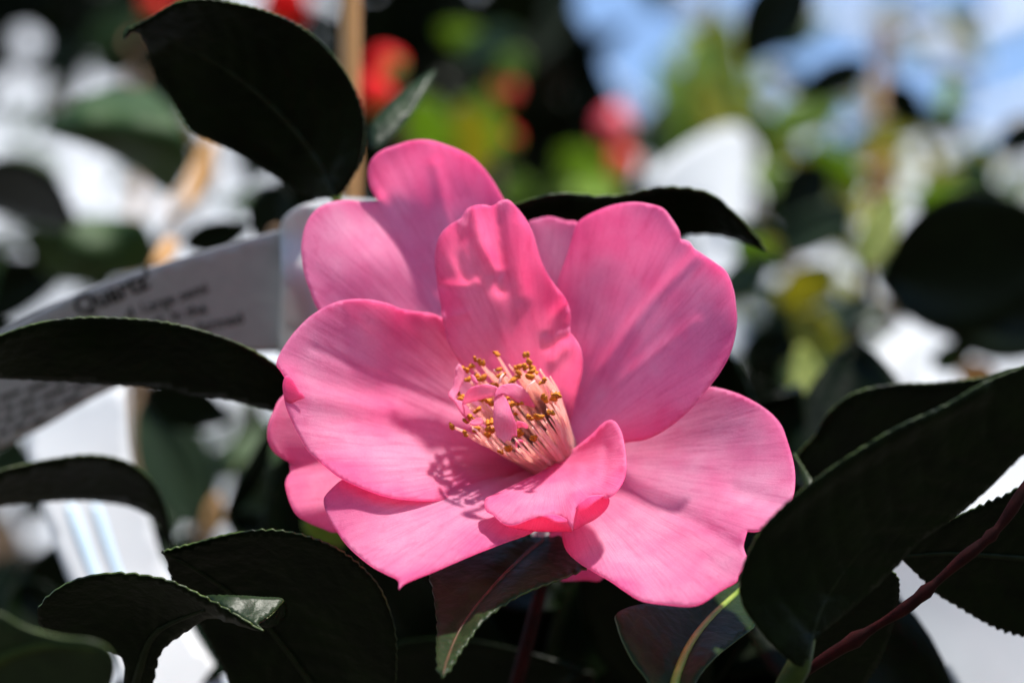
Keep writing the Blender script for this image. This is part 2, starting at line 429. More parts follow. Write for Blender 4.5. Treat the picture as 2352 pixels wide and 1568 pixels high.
# bottom right petal
petal('G', [(1600,890),(1625,888),(1660,893),(1710,910),(1760,940),(1793,974),(1808,1010),(1822,1060),(1826,1100),(1821,1140),(1802,1175),
  (1775,1204),(1740,1219),(1716,1219,1),(1711,1235),(1707,1254),(1714,1274,1),(1708,1300),(1695,1321,1),(1691,1335),(1654,1356),(1612,1384),
  (1579,1391),(1520,1386),(1473,1378),(1435,1356),(1401,1333),(1360,1310),(1330,1292),(1301,1263),(1291,1227),(1296,1180),(1300,1100),
  (1310,1050),(1380,1000),(1480,940)],
  [(1320,1060,14),(1400,1000,13),(1500,960,11),(1625,895,6),(1710,910,2),(1800,990,-5),(1826,1100,-13),(1780,1200,-21),(1712,1250,-23),
   (1690,1335,-29),(1580,1390,-33),(1450,1365,-28),(1330,1290,-15),(1293,1230,-3),(1300,1120,7),(1480,1180,-3),(1600,1130,-4),(1700,1080,-4),(1580,1270,-17)],
  extra=total(crease([(1400,1100),(1560,1180),(1705,1262)], .8, 18), crease([(1690,1130),(1760,1150),(1800,1165)], 1.0, 22)))
# bottom left petal
petal('I', [(820,1090),(785,1103),(752,1133),(744,1150),(750,1178),(773,1219),(801,1256),(850,1297),(891,1319),(914,1331),(916,1353,1),
  (928,1340),(949,1330),(998,1311),(1080,1276),(1162,1244),(1222,1222),(1275,1180),(1310,1100),(1300,1050),(1230,1050),(1100,1060),(950,1080)],
  [(1270,1070,15),(1180,1080,10),(1000,1110,-3),(800,1100,-9),(744,1150,-10),(801,1256,-19),(916,1350,-33),(1080,1276,-25),(1222,1222,-12),
   (1100,1180,-10),(900,1170,-12),(950,1260,-21),(1300,1110,10)])
# left cupped petal with the turned rim
petal('H', [(718,722),(760,698),(800,688),(845,688),(890,697),(920,709),(960,716),(1000,722),(1060,760),(1140,840),(1230,960),(1280,1040),
  (1262,1075),(1203,1082),(1162,1097),(1121,1112),(1064,1134),(1023,1146),(982,1149),(928,1146),(883,1138),(834,1121),(781,1096),(744,1067),
  (711,1038),(691,1006),(670,965),(656,928),(650,890),(654,866,1),(644,850),(635,836),(645,808),(670,770),(695,742)],
  [(1262,1060,14),(1150,1000,12),(1050,880,11),(1010,735,10),(900,700,6),(800,690,1),(640,835,-7),(655,900,-9),(700,1020,-10),(800,1105,-12),
   (900,1142,-12),(1000,1149,-8),(1100,1120,0),(1200,1083,9),(850,900,5),(960,960,7),(780,850,1)],
  extra=total(crease([(654,866),(700,905),(780,925),(900,945)], -1.0, 24), crease([(720,800),(900,880),(1050,940)], .35, 12)))
# the rim of that petal turned over as a small ear
ear = sheet('turned_rim', [(650,895),(650,880),(655,866),(663,863),(674,876),(686,893),(700,912),(685,918),(668,925),(656,920)],
  [(650,890,-9.5),(663,863,-10.5),(686,893,-8.6),(660,920,-9.6),(700,912,-8)], [M_PETAL], PET['H'], spacing=6, step=4, thick=.3, base=(760,930), origin=parent_loc(flower))
# upright crinkled petal in the middle
petal('B', [(1045,815),(1022,760),(1015,710),(1005,650),(1000,592),(1004,560),(1015,535),(1036,515),(1060,500),(1074,480),(1092,472),(1112,470),
  (1130,473),(1148,462,1),(1165,458),(1181,470),(1205,500),(1225,540),(1240,590),(1255,625),(1275,655),(1298,685),(1310,720),(1309,764,1),(1325,785),
  (1335,810),(1337,850),(1328,890),(1318,930),(1300,1010),(1270,1040),(1230,1010),(1130,920)],
  [(1270,1020,14),(1180,950,12),(1045,800,5),(1000,600,5),(1015,535,4),(1090,472,2),(1165,458,2),(1225,540,5),(1300,690,6),(1335,830,7),(1318,920,10),
   (1150,700,9),(1160,850,11)],
  extra=total(crease([(1140,462),(1148,560),(1150,660)], -1.6, 14), crease([(1085,480),(1105,560),(1140,620)], 1.4, 16),
              crease([(1010,655),(1050,660),(1090,650)], .9, 14), crease([(1300,700),(1270,730),(1255,760)], .9, 12),
              crease([(1308,765),(1285,770),(1260,790)], -1.2, 12), crease([(1060,520),(1050,580),(1075,640)], -.8, 12), crease([(1200,520),(1190,600),(1200,680)], .9, 20), crease([(1300,800),(1270,830)], .8, 12), crease([(1020,730),(1070,720)], -.6, 12)))
# front petal curled over
petal('F', [(1300,1040),(1320,1030),(1360,998),(1385,973),(1400,965),(1412,967),(1424,985),(1432,1012),(1438,1062),(1434,1098),(1418,1125),(1397,1142),
  (1361,1139),(1345,1146),(1327,1162),(1319,1188),(1315,1221,1),(1310,1206),(1297,1192),(1269,1183),(1223,1189),(1184,1204),(1156,1202),(1132,1181),
  (1116,1171),(1114,1147),(1135,1136),(1200,1105),(1250,1080),(1275,1060)],
  [(1300,1045,10),(1280,1065,6),(1320,1040,6),(1395,970,-2),(1430,1010,-7),(1438,1070,-12),(1400,1142,-17),(1330,1160,-19),(1315,1218,-20),(1240,1187,-21),
   (1150,1200,-20),(1116,1150,-14),(1200,1105,-5),(1280,1120,-9),(1360,1070,-5)], ripple=(.6,4.0,20),
  extra=total(crease([(1330,1080),(1320,1130),(1315,1200)], -.9, 14), crease([(1395,1030),(1390,1080),(1380,1120)], .7, 12)))
sheet('curled_rim', [(1134,1182),(1156,1201),(1184,1203),(1223,1188),(1269,1182),(1297,1191),(1312,1208),(1316,1219),(1284,1219),(1239,1219),(1193,1214),(1156,1203)],
  [(1156,1200,-20),(1223,1188,-20.6),(1269,1182,-20.6),(1312,1208,-19.8),(1284,1219,-14),(1239,1219,-14),(1193,1214,-16)], [M_PETAL], PET['F'], spacing=6, step=4, thick=.3, base=(CX,CY), origin=parent_loc(flower))
sheet('curled_rim', [(1316,1216),(1319,1187),(1327,1161),(1345,1145),(1361,1138),(1397,1141),(1394,1165),(1369,1189),(1345,1202)],
  [(1327,1161,-18.8),(1361,1138,-17),(1397,1141,-16.8),(1394,1165,-10),(1369,1189,-9),(1345,1202,-11),(1316,1216,-19)], [M_PETAL], PET['F'], spacing=6, step=4, thick=.3, base=(CX,CY), origin=parent_loc(flower))

# calyx and stalk behind the petals
for k in range(5):
    th = k * 2 * math.pi / 5
    c = (CX + 45 * math.cos(th), CY + 45 * math.sin(th))
    sheet('sepal', [(c[0]+38*math.cos(t), c[1]+38*math.sin(t)) for t in np.linspace(0, 2*math.pi, 9)[:-1]],
          lambda q: 22 + 0.0004*((q[:,0]-CX)**2+(q[:,1]-CY)**2)*-1 + 2, [M_LEAFT], flower, spacing=16, step=12, thick=.6)

# ------------------------------------------------------------------ stamens
base_c = P(1272, 1050, 14); tip_c = P(1168, 918, -5)
axis = (tip_c - base_c).normalized()
side = axis.cross(Vector((0, 0, 1))).normalized(); side2 = axis.cross(side).normalized()
forg = parent_loc(flower)
# anther: two swollen, bent lobes
def anther_mesh(name, bend, split):
    vs_, fs = [], []
    for s in (-1, 1):
        off = len(vs_); rings, seg = 7, 7
        for i in range(rings):
            t = i / (rings - 1); L = (t - .5) * 1.9
            r = .40 * math.sqrt(max(.04, 1 - (2*t-1)**2)) * (1 + .12 * math.sin(7*t + s))
            cx = s * (.30 + split * (t - .2)); cz = bend * (L * L)
            for k in range(seg):
                a = 2 * math.pi * k / seg
                vs_.append(((cx + r * math.cos(a)) * .001, L * .001, (cz + r * .85 * math.sin(a)) * .001))
        for i in range(rings - 1):
            for k in range(seg):
                k2 = (k+1) % seg
                fs.append((off+i*seg+k, off+i*seg+k2, off+(i+1)*seg+k2, off+(i+1)*seg+k))
        fs.append(tuple(off+k for k in range(seg))[::-1]); fs.append(tuple(off+(rings-1)*seg+k for k in range(seg)))
    m_ = bpy.data.meshes.new(name); m_.from_pydata(vs_, [], fs)
    m_.polygons.foreach_set('use_smooth', [True]*len(m_.polygons)); m_.materials.append(M_ANTH)
    return m_
ANTH = [anther_mesh('anther', .25, .05), anther_mesh('anther', -.2, .35), anther_mesh('anther', .4, -.05)]
zs = [(720,155),(1055,170),(1085,245),(1040,300),(1120,355),(1095,415),(1240,455),(505,215),(555,260),(440,290),(365,325),(750,325),
      (775,400),(900,455),(960,390),(405,440),(1405,620),(1255,660),(985,705),(275,600),(325,640),(640,700),(510,785),(1330,815),
      (1090,870),(1200,865),(390,895),(215,965),(365,1045),(500,1005),(650,930),(650,1010),(765,1250),(490,420),(840,660),(900,720),(450,870)]
LEN = (tip_c - base_c).length
def tube_r(t): return .0046 + .0046 * min(t, 1) ** 1.1
def stamen(tip, base, has_anther, r=.36):
    ax = (tip - base_c).dot(axis); rad = (tip - base_c) - axis * ax; f = min(1.0, rad.length / .0080)
    dv = rad.normalized() if rad.length > 1e-5 else side
    pts = [base_c - axis * .001 + dv * (tube_r(0) * f)]
    for u in (.3, .55, .78): pts.append(base_c + axis * (ax * u) + dv * (tube_r(u * ax / LEN) * f * (1 - u**3) + rad.length * u**3))
    pts = curve3(pts + [tip], 5)
    n = len(pts)
    o = tube('stamen', pts, [(.001*r*(1.25 - (.65 if has_anther else .95) * (i/(n-1))**1.3)) for i in range(n)], M_FIL, flower, 7)
    if has_anther:
        a = bpy.data.objects.new('anther', rng.choice(ANTH)); link(a, o)
        a.location = tip - forg
        a.rotation_euler = (rng.uniform(-.9, .9), rng.uniform(-.9, .9), rng.uniform(0, 3.14))
        s = rng.uniform(1.0, 1.45); a.scale = (s, s * rng.uniform(.6, .9), s)
    return o
tips = []
for zx, zy in zs:
    px, py = (1080 + zx * .22327) / 1.08844, (850 + zy * .22321) / 1.08844
    ray = (PZ(px, py, 1.0) - CAM)
    Z = (tip_c - CAM).dot(axis) / ray.dot(axis)
    tip = CAM + ray * Z
    if abs(zx-765) < 2: tip = CAM + ray * (Z + .006)
    tip = tip + ray * rng.uniform(-.0015, .0015)
    off = tip - tip_c
    th = math.atan2(off.dot(side2), off.dot(side)); rr = off.length
    br = .0040 * min(1, .35 + rr / .011)
    b = base_c + (side * math.cos(th) + side2 * math.sin(th)) * br
    stamen(tip, b, True); tips.append(tip)
# dense ring of filaments that make the tube wall; many have lost their anthers or end lower
for k in range(70):
    th = 2 * math.pi * (k + rng.uniform(-.3, .3)) / 70
    dirv = side * math.cos(th) + side2 * math.sin(th)
    L = rng.uniform(.72, 1.0)
    stamen(base_c + axis * (L * LEN) + dirv * (tube_r(L) * rng.uniform(.86, 1.02)), None, rng.random() < .10, .46)
for k in range(34):
    th = 2 * math.pi * rng.random(); dirv = side * math.cos(th) + side2 * math.sin(th); q = rng.random()
    L = rng.uniform(.5, .85)
    stamen(base_c + axis * (L * LEN) + dirv * (.0062 * q), None, rng.random() < .2, .32)
# fused foot of the stamen tube
vs_, fs = [], []
SG = 112
for i in range(8):
    t = i / 7
    for k in range(SG):
        th = 2*math.pi*k/SG
        r = tube_r(t * .52) * (1 + .018*math.cos(th*28 + t*.6)) - .0001
        vs_.append(tuple(base_c - forg + axis*(-.003 + (.52*LEN + .003)*t) + (side*math.cos(th)+side2*math.sin(th))*r))
for i in range(7):
    for k in range(SG):
        k2 = (k+1) % SG; fs.append((i*SG+k, i*SG+k2, (i+1)*SG+k2, (i+1)*SG+k))
me = bpy.data.meshes.new('stamen_tube'); me.from_pydata(vs_, [], fs); me.materials.append(M_FIL)
me.polygons.foreach_set('use_smooth', [True]*len(me.polygons))
o = link(bpy.data.objects.new('stamen_tube', me), flower); sm = o.modifiers.new('thickness', 'SOLIDIFY'); sm.thickness = .0005

# petal-like stamens among them
def zp(pts): return [((1080 + p[0]*.22327)/1.08844, (850 + p[1]*.22321)/1.08844) + tuple(p[2:]) for p in pts]
def zc(pts): return [((1080 + p[0]*.22327)/1.08844, (850 + p[1]*.22321)/1.08844, p[2] + 4) for p in pts]
def petaloid(out, ctrl, b):
    return sheet('petaloid', zp(out), zc(ctrl), [M_PETALOID], flower, spacing=4, step=3, thick=.25, base=zp([b])[0], ripple=(.25, 5, 8), seed=len(out))
petaloid([(700,640),(730,600),(785,610),(830,660),(870,750),(888,805),(920,880),(945,950),(948,1070),(935,1082),(905,1070),(870,1130),(835,1120),(810,1148),(760,1100),(738,1095),(710,1020),(695,950),(686,860),(692,740)],
  [(740,610,-15),(820,650,-14),(690,850,-16),(800,850,-17.5),(930,900,-16),(720,1050,-15.5),(820,1140,-16),(940,1070,-15)], (790,500))
petaloid([(705,640),(715,580),(760,515),(850,488),(940,490),(1010,530),(1070,590),(1100,650),(1150,745),(1080,740),(980,705),(880,640),(800,610),(745,620)],
  [(715,620,-15),(760,515,-13.5),(900,490,-12),(900,600,-14.5),(1010,540,-10),(1080,640,-8),(1150,745,-5),(1000,700,-9),(800,610,-15)], (1200,800))
petaloid([(342,700),(380,600),(440,530),(540,500),(640,498),(720,520),(735,545),(715,600),(690,625),(640,640),(520,670),(420,700),(362,720)],
  [(345,700,-9),(440,540,-11),(640,500,-12),(720,560,-13),(640,640,-12),(480,620,-12.5),(420,700,-9.5)], (760,560))
petaloid([(298,268),(318,280),(335,310),(357,385),(350,460),(322,515),(300,570),(262,655),(330,690),(390,760),(425,850),(428,900),(405,915),(370,870),(330,820),(270,730),(240,680),(195,640),(190,590),(230,530),(250,440),(272,400),(262,330),(280,300)],
  [(298,268,-5),(355,385,-3),(250,440,-6),(195,600,-6),(300,560,-5),(330,690,-7),(330,820,-9),(425,850,-7),(405,910,-7),(262,655,-8)], (350,1000))
petaloid([(425,935),(440,905),(480,875),(530,868),(565,885),(578,915),(545,948),(470,955)],
  [(430,930,-9),(530,870,-8),(575,915,-7),(470,955,-10)], (620,900))
petaloid([(942,920),(965,910),(1010,915),(1050,935),(1078,968),(1060,990),(1010,970),(960,978)],
  [(945,915,-12),(1010,915,-13),(1075,965,-11),(960,975,-11)], (1100,1000))
petaloid([(430,395),(455,385),(480,415),(515,480),(500,495),(460,460)], [(430,395,-7),(515,480,-9),(480,415,-8)], (520,520))
# curled strands
for zpts in ([(1060,575,-11),(1070,530,-11.5),(1110,490,-12),(1150,455,-11)], [(955,1260,-6),(945,1190,-9),(950,1130,-9.5),(1000,1125,-9),(1060,1160,-7)],
             [(1410,640,-4),(1370,590,-5),(1325,555,-5)], [(530,1060,-11),(500,1010,-12),(455,985,-11)], [(750,490,-9),(770,420,-9),(800,380,-8)]):
    pts = curve3([P(*zc([p])[0]) for p in zpts], 5)
    tube('stamen', pts, [.00022]*len(pts), M_PETALOID if zpts[0][1] > 1200 else M_FIL, flower, 6)

# ------------------------------------------------------------------ the camellia shrub that carries the flower
shrub = empty('camellia_shrub', Vector((0.03, 0.16, -0.01)))
tag(shrub, 'dark green camellia shrub with glossy toothed leaves around the pink flower', 'shrub')
sorg = parent_loc(shrub)
def nleaf(outline, ctrl, mats=None, rib=None, ribr=(1.0, .35), ribmat=None, ribz=-.35, teeth=(24, 4.0), spacing=14, **kw):
    m = mats or [M_LEAF, M_RIM]
    if rib and spacing <= 14:
        ln = spline(rib, 10, closed=False); vein = []
        area = np.array([p[:2] for p in outline]); wid = .30 * min(np.ptp(area[:, 0]), np.ptp(area[:, 1]))
        for t in np.linspace(.10, .86, 8):
            i = int(t * (len(ln) - 2)); tg = ln[i+1] - ln[i]; tg = tg / (np.linalg.norm(tg) + 1e-9)
            for sg in (-1, 1):
                dr = tg * .62 + sg * .78 * np.array([-tg[1], tg[0]])
                vein.append(crease([tuple(ln[i]), tuple(ln[i] + dr * wid * .6), tuple(ln[i] + dr * wid * .95 + tg * wid * .3)], .35, 11))
        old = kw.get('extra'); kw['extra'] = total(*(vein + ([old] if old else [])))
        spacing = min(spacing, 11)
    o = sheet('leaf', outline, ctrl, m, shrub, spacing=spacing, step=4.5, thick=.42, teeth=teeth, **kw)
    if rib:
        f = ctrl if callable(ctrl) else tps(ctrl)
        line = spline(rib, 14, closed=False)
        ex = kw.get('extra')
        dd = f(line) + (ex(line) if ex else 0)
        pts = [P(a[0], a[1], b + ribz) for a, b in zip(line, dd)]
        n = len(pts)
        tube('midrib', pts, [.001*(ribr[0] + (ribr[1]-ribr[0])*i/(n-1)) for i in range(n)], ribmat or M_MIDDARK, o, 8, org=sorg)
    return o
# broad leaf, upper left, seen from below
nleaf([(284,92,1),(290,70),(312,58),(345,40),(380,18),(412,4),(470,-2),(540,8),(610,25),(680,55),(740,100),(790,160),(822,220),(838,280),(836,330),
   (825,380),(800,425),(775,452),(740,455),(690,445),(640,412),(590,380),(530,345),(480,322),(440,300),(415,265),(385,215),(360,180),(345,150),(335,110),(318,78),(305,72)],
   [(770,450,38),(284,90,26),(412,4,18),(610,25,20),(740,100,26),(838,280,34),(480,322,42),(340,130,34),(690,445,46),(560,230,36)],
   rib=[(772,455),(730,370),(640,260),(520,160),(400,95),(300,72)], ribr=(.75,.2), ribz=-.1, teeth=(20,3))
tube('petiole', curve3([P(772,450,38), P(778,480,40), P(800,540,46)], 6), [.0011]*13, M_MIDRIB, shrub, 8)
# arching leaf in front of the label
nleaf([(-60,795),(0,770),(60,749),(120,735),(200,728),(280,730),(370,738),(460,758),(540,785),(600,815),(650,850),(720,910),(690,960),(640,945),(600,935),(560,925),
   (500,912),(430,905),(380,890),(280,885),(150,875),(0,868),(-60,866)],
   [(-60,800,2),(0,868,14),(200,728,6),(280,885,20),(460,758,10),(500,912,24),(640,840,16),(640,945,24),(720,910,22),(200,800,10)], teeth=(26,2.5))
# lower arch, further back
nleaf([(-60,1110),(0,1080),(60,1065),(130,1052),(200,1044),(260,1050),(310,1070),(350,1105),(375,1150),(388,1195),(398,1260),(385,1250),(370,1205),(340,1182),(290,1160),
   (200,1149),(120,1150),(0,1160),(-60,1172)],
   [(-60,1110,40),(0,1160,54),(200,1044,46),(200,1149,62),(350,1105,56),(340,1182,66),(398,1260,70)], teeth=(26,2), spacing=18)
# broad leaf, bottom left
nleaf([(372,1267,1),(400,1258),(440,1248),(500,1232),(560,1220),(610,1216),(660,1220),(720,1235),(780,1262),(830,1300),(870,1345),(895,1400),(908,1450),(911,1510),
   (905,1580),(870,1640),(560,1640),(520,1550),(485,1480),(440,1400),(400,1340),(388,1310),(383,1285)],
   [(372,1267,-6),(610,1216,-10),(830,1300,-6),(911,1510,4),(388,1310,0),(485,1480,16),(560,1640,26),(870,1640,16),(650,1400,8)],
   rib=[(372,1267),(470,1320),(600,1420),(740,1600)], ribr=(.3,.8), teeth=(22,4))
# folded leaf with a rolled tip
nleaf([(85,1412),(95,1385),(120,1360),(160,1336),(210,1321),(270,1315),(330,1320),(390,1333),(440,1355),(500,1386),(560,1421),(590,1440),(606,1448,1),(580,1443),
   (520,1425),(480,1418),(430,1448),(385,1480),(365,1510),(350,1580),(330,1640),(270,1640),(285,1560),(275,1505),(200,1490),(130,1470),(100,1446)],
   [(85,1412,-8),(270,1315,-18),(500,1386,-20),(606,1448,-22),(480,1418,-12),(275,1505,0),(365,1510,0),(300,1640,12),(130,1470,-2),(300,1400,-8)], teeth=(30,4),
   rib=[(300,1640),(320,1540),(360,1450),(470,1400)], ribr=(1.2,.3))
rolltip = nleaf([(473,1369),(547,1368),(600,1371),(641,1373),(652,1379),(640,1392),(622,1410),(604,1424),(592,1432),(606,1448,1),(560,1421),(510,1392)],
   [(473,1369,-14),(641,1373,-14),(592,1432,-18),(606,1448,-21),(510,1392,-19.5),(560,1395,-18.5)], mats=[M_LEAFT, M_RIM], teeth=(9,3), spacing=8)
sheet('rolled_edge', [(641,1373),(653,1381),(658,1392),(656,1414),(633,1434),(610,1440),(592,1433),(604,1424),(622,1410),(640,1390)],
   [(641,1373,-13.5),(658,1392,-10),(633,1434,-10),(592,1433,-16),(622,1410,-13)], [M_LEAF, M_RIM], rolltip, spacing=8, step=3, thick=.5, teeth=(8,3), origin=sorg)
# pointed leaf under the flower, in its shadow
nleaf([(985,1322,1),(980,1290),(1060,1255),(1170,1233),(1225,1235),(1290,1233),(1318,1240),(1352,1280),(1346,1305,1),(1340,1308),(1300,1325),(1260,1340),(1220,1355),(1180,1375),(1140,1402),(1105,1432),
   (1080,1466),(1055,1502),(1035,1537),(1018,1554,1),(1006,1540),(1002,1480),(1004,1440),(1000,1400),(994,1355)],
   [(985,1322,-8),(1060,1230,8),(1265,1215,14),(1345,1300,-4),(1220,1355,-16),(1105,1432,-25),(1018,1553,-40),(1002,1480,-29),(1130,1300,-6),(1050,1450,-24)],
   rib=[(1248,1240),(1210,1270),(1130,1350),(1060,1440),(1025,1520),(1018,1550)], ribr=(.45,.2), ribmat=M_MIDRED, teeth=(25,5), spacing=11,
   mats=[M_GLOSS, M_RIM], extra=crease([(1265,1215),(1130,1350),(1060,1440),(1018,1550)], 1.6, 24))
# leaf with the bright midrib
nleaf([(1414,1412),(1440,1396),(1490,1386),(1560,1390),(1620,1372),(1690,1340),(1730,1330),(1745,1400),(1732,1441,1),(1690,1472),(1640,1512),(1600,1562),(1570,1640),(1520,1640),
   (1490,1568),(1455,1520),(1430,1472),(1418,1436)],
   [(1414,1412,-22),(1490,1386,-14),(1620,1372,-2),(1730,1330,10),(1732,1441,-8),(1640,1512,-26),(1570,1640,-36),(1520,1640,-36),(1455,1520,-28),(1580,1450,-16)],
   rib=[(1540,1640),(1552,1560),(1585,1480),(1635,1415),(1700,1355)], ribr=(1.0,.5), ribmat=M_MIDRIB, teeth=None, mats=[M_GLOSS, M_RIM],
   extra=crease([(1540,1640),(1552,1560),(1585,1480),(1635,1415),(1700,1355)], 2.0, 30))
# long leaf in front on the right, out of focus
nleaf([(1838,1530),(1775,1482),(1732,1430),(1706,1390),(1698,1340),(1712,1285),(1752,1210),(1822,1140),(1900,1080),(1960,1040),(2060,980),(2170,930),(2260,878),(2352,840),(2450,800),
   (2470,950),(2352,1042),(2270,1122),(2190,1190),(2110,1246),(2030,1330),(1950,1402),(1900,1442),(1862,1480)],
   [(1850,1500,-40),(1698,1340,-44),(1822,1140,-50),(2060,980,-52),(2352,840,-50),(2352,1042,-40),(2110,1246,-34),(1950,1402,-34),(1950,1220,-42),(2450,870,-46)],
   rib=[(1850,1510),(1890,1380),(1990,1240),(2150,1080),(2352,940)], ribr=(.8,.3), ribz=.5, teeth=(30,2.5),
   extra=crease([(1760,1215),(1900,1098),(2060,1000),(2260,900)], -1.2, 20))
tube('petiole', curve3([P(1868,1430,-33), P(1840,1515,-36), P(1802,1590,-34), P(1770,1680,-28)], 6), [.0006+.0016*min(1,i/7) for i in range(19)], M_STALK, shrub, 10)
# dark leaf behind it
nleaf([(1830,1050),(1870,1000),(1900,950),(1960,903),(2050,882),(2150,878),(2250,868),(2352,855),(2352,1000),(2100,1150),(1900,1180),(1840,1130)],
   [(1830,1050,40),(2050,882,36),(2352,855,36),(2352,1000,46),(1900,1180,52)], teeth=(24,2), spacing=20)
# toothed leaf, bottom right
nleaf([(2064,1278,1),(2090,1245),(2150,1210),(2230,1170),(2300,1140),(2400,1110),(2460,1300),(2430,1470),(2352,1460),(2300,1446),(2250,1422),(2200,1392),(2150,1362),(2110,1322)],
   [(2064,1278,0),(2230,1170,-6),(2400,1110,-6),(2430,1470,8),(2250,1422,10),(2200,1300,3)], teeth=(21,7),
   rib=[(2064,1278),(2200,1270),(2450,1290)], ribr=(.3,.8))
# toothed leaf beneath the long leaf
nleaf([(2040,1310),(2058,1318),(2066,1340),(2062,1400),(2040,1470),(2020,1520),(1990,1570),(1950,1640),(1830,1640),(1800,1560),(1850,1460),(1930,1380),(2000,1325)],
   [(2040,1310,-4),(2066,1340,-2),(1990,1570,12),(1850,1640,16),(1800,1560,10),(1930,1380,0)], teeth=(13,4))
# slim dark leaf between, left of the long leaf
nleaf([(1820,1040),(1836,1060),(1850,1080),(1868,1110),(1862,1128),(1835,1118),(1810,1090)], [(1820,1040,24),(1868,1110,20),(1810,1090,26),(1850,1120,18)], teeth=(16,3), mats=[M_LEAFT, M_RIM])
# leaf behind the top of the flower
nleaf([(1140,505),(1180,472),(1240,452),(1300,444),(1370,450),(1430,447),(1500,432),(1560,430),(1620,440),(1662,464),(1672,476),(1700,500),(1735,540),(1762,576,1),(1722,562),(1680,546),
   (1620,537),(1560,545),(1450,600),(1300,620),(1180,560)],
   [(1140,505,34),(1300,444,26),(1430,447,34),(1560,430,28),(1762,576,34),(1620,537,44),(1300,620,50),(1450,600,50)], teeth=(40,3))
# small leaf by the cane
nleaf([(848,300),(880,250),(930,205),(985,168),(1000,165),(980,205),(940,270),(900,315),(860,345)], [(848,300,58),(1000,165,70),(980,205,66),(860,345,54)], teeth=None, spacing=18, mats=[M_LEAFT, M_RIM])
# out of focus leaf close to the lens, bottom left
nleaf([(-60,1400),(0,1408),(60,1440),(140,1462),(210,1470),(255,1495),(265,1540),(240,1600),(150,1660),(-60,1660)],
   [(-60,1400,-84),(210,1470,-84),(265,1540,-80),(150,1660,-72),(-60,1660,-70)], teeth=None, spacing=24, mats=[M_LEAFT, M_RIM],
   rib=[(-60,1550),(30,1500),(120,1480),(220,1490)], ribr=(1.2,.4), ribmat=M_STALK)
# red twig, lower right, and the stalk below the flower
tube('twig', curve3([P(1760,1700,0), P(1830,1562,-4), P(1990,1452,-8), P(2090,1388,-11), P(2200,1292,-13), P(2290,1215,-14), P(2360,1110,-14), P(2420,1000,-12)], 6),
     [.00105 + .00022*math.sin(i*.8) + (.0005 if i in (11, 20, 29) else 0) for i in range(43)], M_TWIG, shrub, 10)
tube('twig', curve3([P(1272,1062,20), P(1275,1200,34), P(1245,1340,36), P(1215,1460,36), P(1180,1600,38), P(1150,1800,50), P(1200,2300,120)], 6),
     [.0011 + .00002*i for i in range(37)], M_TWIG, shrub, 10)
# trunk down to the ground, below the picture
tube('trunk', curve3([P(1200,2300,120), P(1205,2700,140), sorg + Vector((0.0, 0, .12)), sorg + Vector((0, 0, -.02))], 6), [.004 + .0003*i for i in range(19)], M_BARK, shrub, 12)
tube('twig', curve3([P(1770,1680,-28), P(1700,1800,0), P(1500,2050,60), P(1205,2500,130)], 6), [.0018 + .00005*i for i in range(19)], M_TWIG, shrub, 10)

# leaves built in the round for everything further away
def leaf_mesh(name, L, W, cup, curl, wave, mats, seed=0, nu=12, nv=6, blunt=.5):
    vs_, fs = [], []
    for i in range(nu + 1):
        t = i / nu
        hw = W * .5 * (math.sin(math.pi * t ** (.72 + .3*blunt)) ** .8) * (1 if t < .97 else .6) + .0006
        for j in range(nv + 1):
            s = j / nv * 2 - 1
            z = cup * W * (s * s) - curl * L * t * t + wave * W * math.sin(5 * t + seed) * abs(s)
            vs_.append((s * hw, t * L, z))
    for i in range(nu):
        for j in range(nv):
            a = i*(nv+1)+j; fs.append((a, a+1, a+nv+2, a+nv+1))
    m_ = bpy.data.meshes.new(name); m_.from_pydata(vs_, [], fs)
    m_.polygons.foreach_set('use_smooth', [True]*len(m_.polygons))
    for x in mats: m_.materials.append(x)
    return m_
from mathutils import Matrix
_ms = {}
def far_leaf(parent, b, t, wpx, Z, m, roll=0., dz=0., curl=.12, cup=.12, name='leaf'):
    A = PZ(b[0], b[1], Z); B = PZ(t[0], t[1], Z + dz); L = (B - A).length; W = wpx * K * Z
    me_ = leaf_mesh(name, L * 1.04, W, cup, curl, .05, m if isinstance(m, list) else [m], rng.random()*6)
    y = (B - A).normalized(); f = (A - CAM).normalized()
    x = y.cross(-f).normalized(); z = x.cross(y)
    R = Matrix((x, y, z)).transposed().to_4x4() @ Matrix.Rotation(roll, 4, 'Y')
    o = bpy.data.objects.new(name, me_); link(o, parent)
    o.matrix_local = Matrix.Translation(A - parent_loc(parent)) @ R
    s_ = o.modifiers.new('thickness', 'SOLIDIFY'); s_.thickness = .0005; s_.offset = 0
    return o
def cluster(parent, box, n, Zr, Lpx, m, seed, spread=.9, up=False):
    r = random.Random(seed)
    for _ in range(n):
        Z = r.uniform(*Zr); x = r.uniform(box[0], box[2]); y = r.uniform(box[1], box[3])
        a = r.uniform(0, 2*math.pi); l = r.uniform(*Lpx) * .95 / Z
        t = (x + l*math.cos(a), y + l*math.sin(a)*.8)
        far_leaf(parent, (x, y), t, l * r.uniform(.38, .52), Z, r.choice(m), r.uniform(-spread, spread), r.uniform(-.03, .03), r.uniform(-.05, .25), r.uniform(.02, .2))
# shaded inner leaves of the same shrub, below and behind the flower
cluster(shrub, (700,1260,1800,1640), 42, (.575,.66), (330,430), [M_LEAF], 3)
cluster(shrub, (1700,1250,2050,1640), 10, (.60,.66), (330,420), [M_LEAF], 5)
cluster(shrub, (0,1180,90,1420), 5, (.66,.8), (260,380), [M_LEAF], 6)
far_leaf(shrub, (1280,1600), (1480,1535), 90, .63, M_YOUNG, .4)
far_leaf(shrub, (700,1190), (790,1250), 50, .60, M_YOUNG, .3)

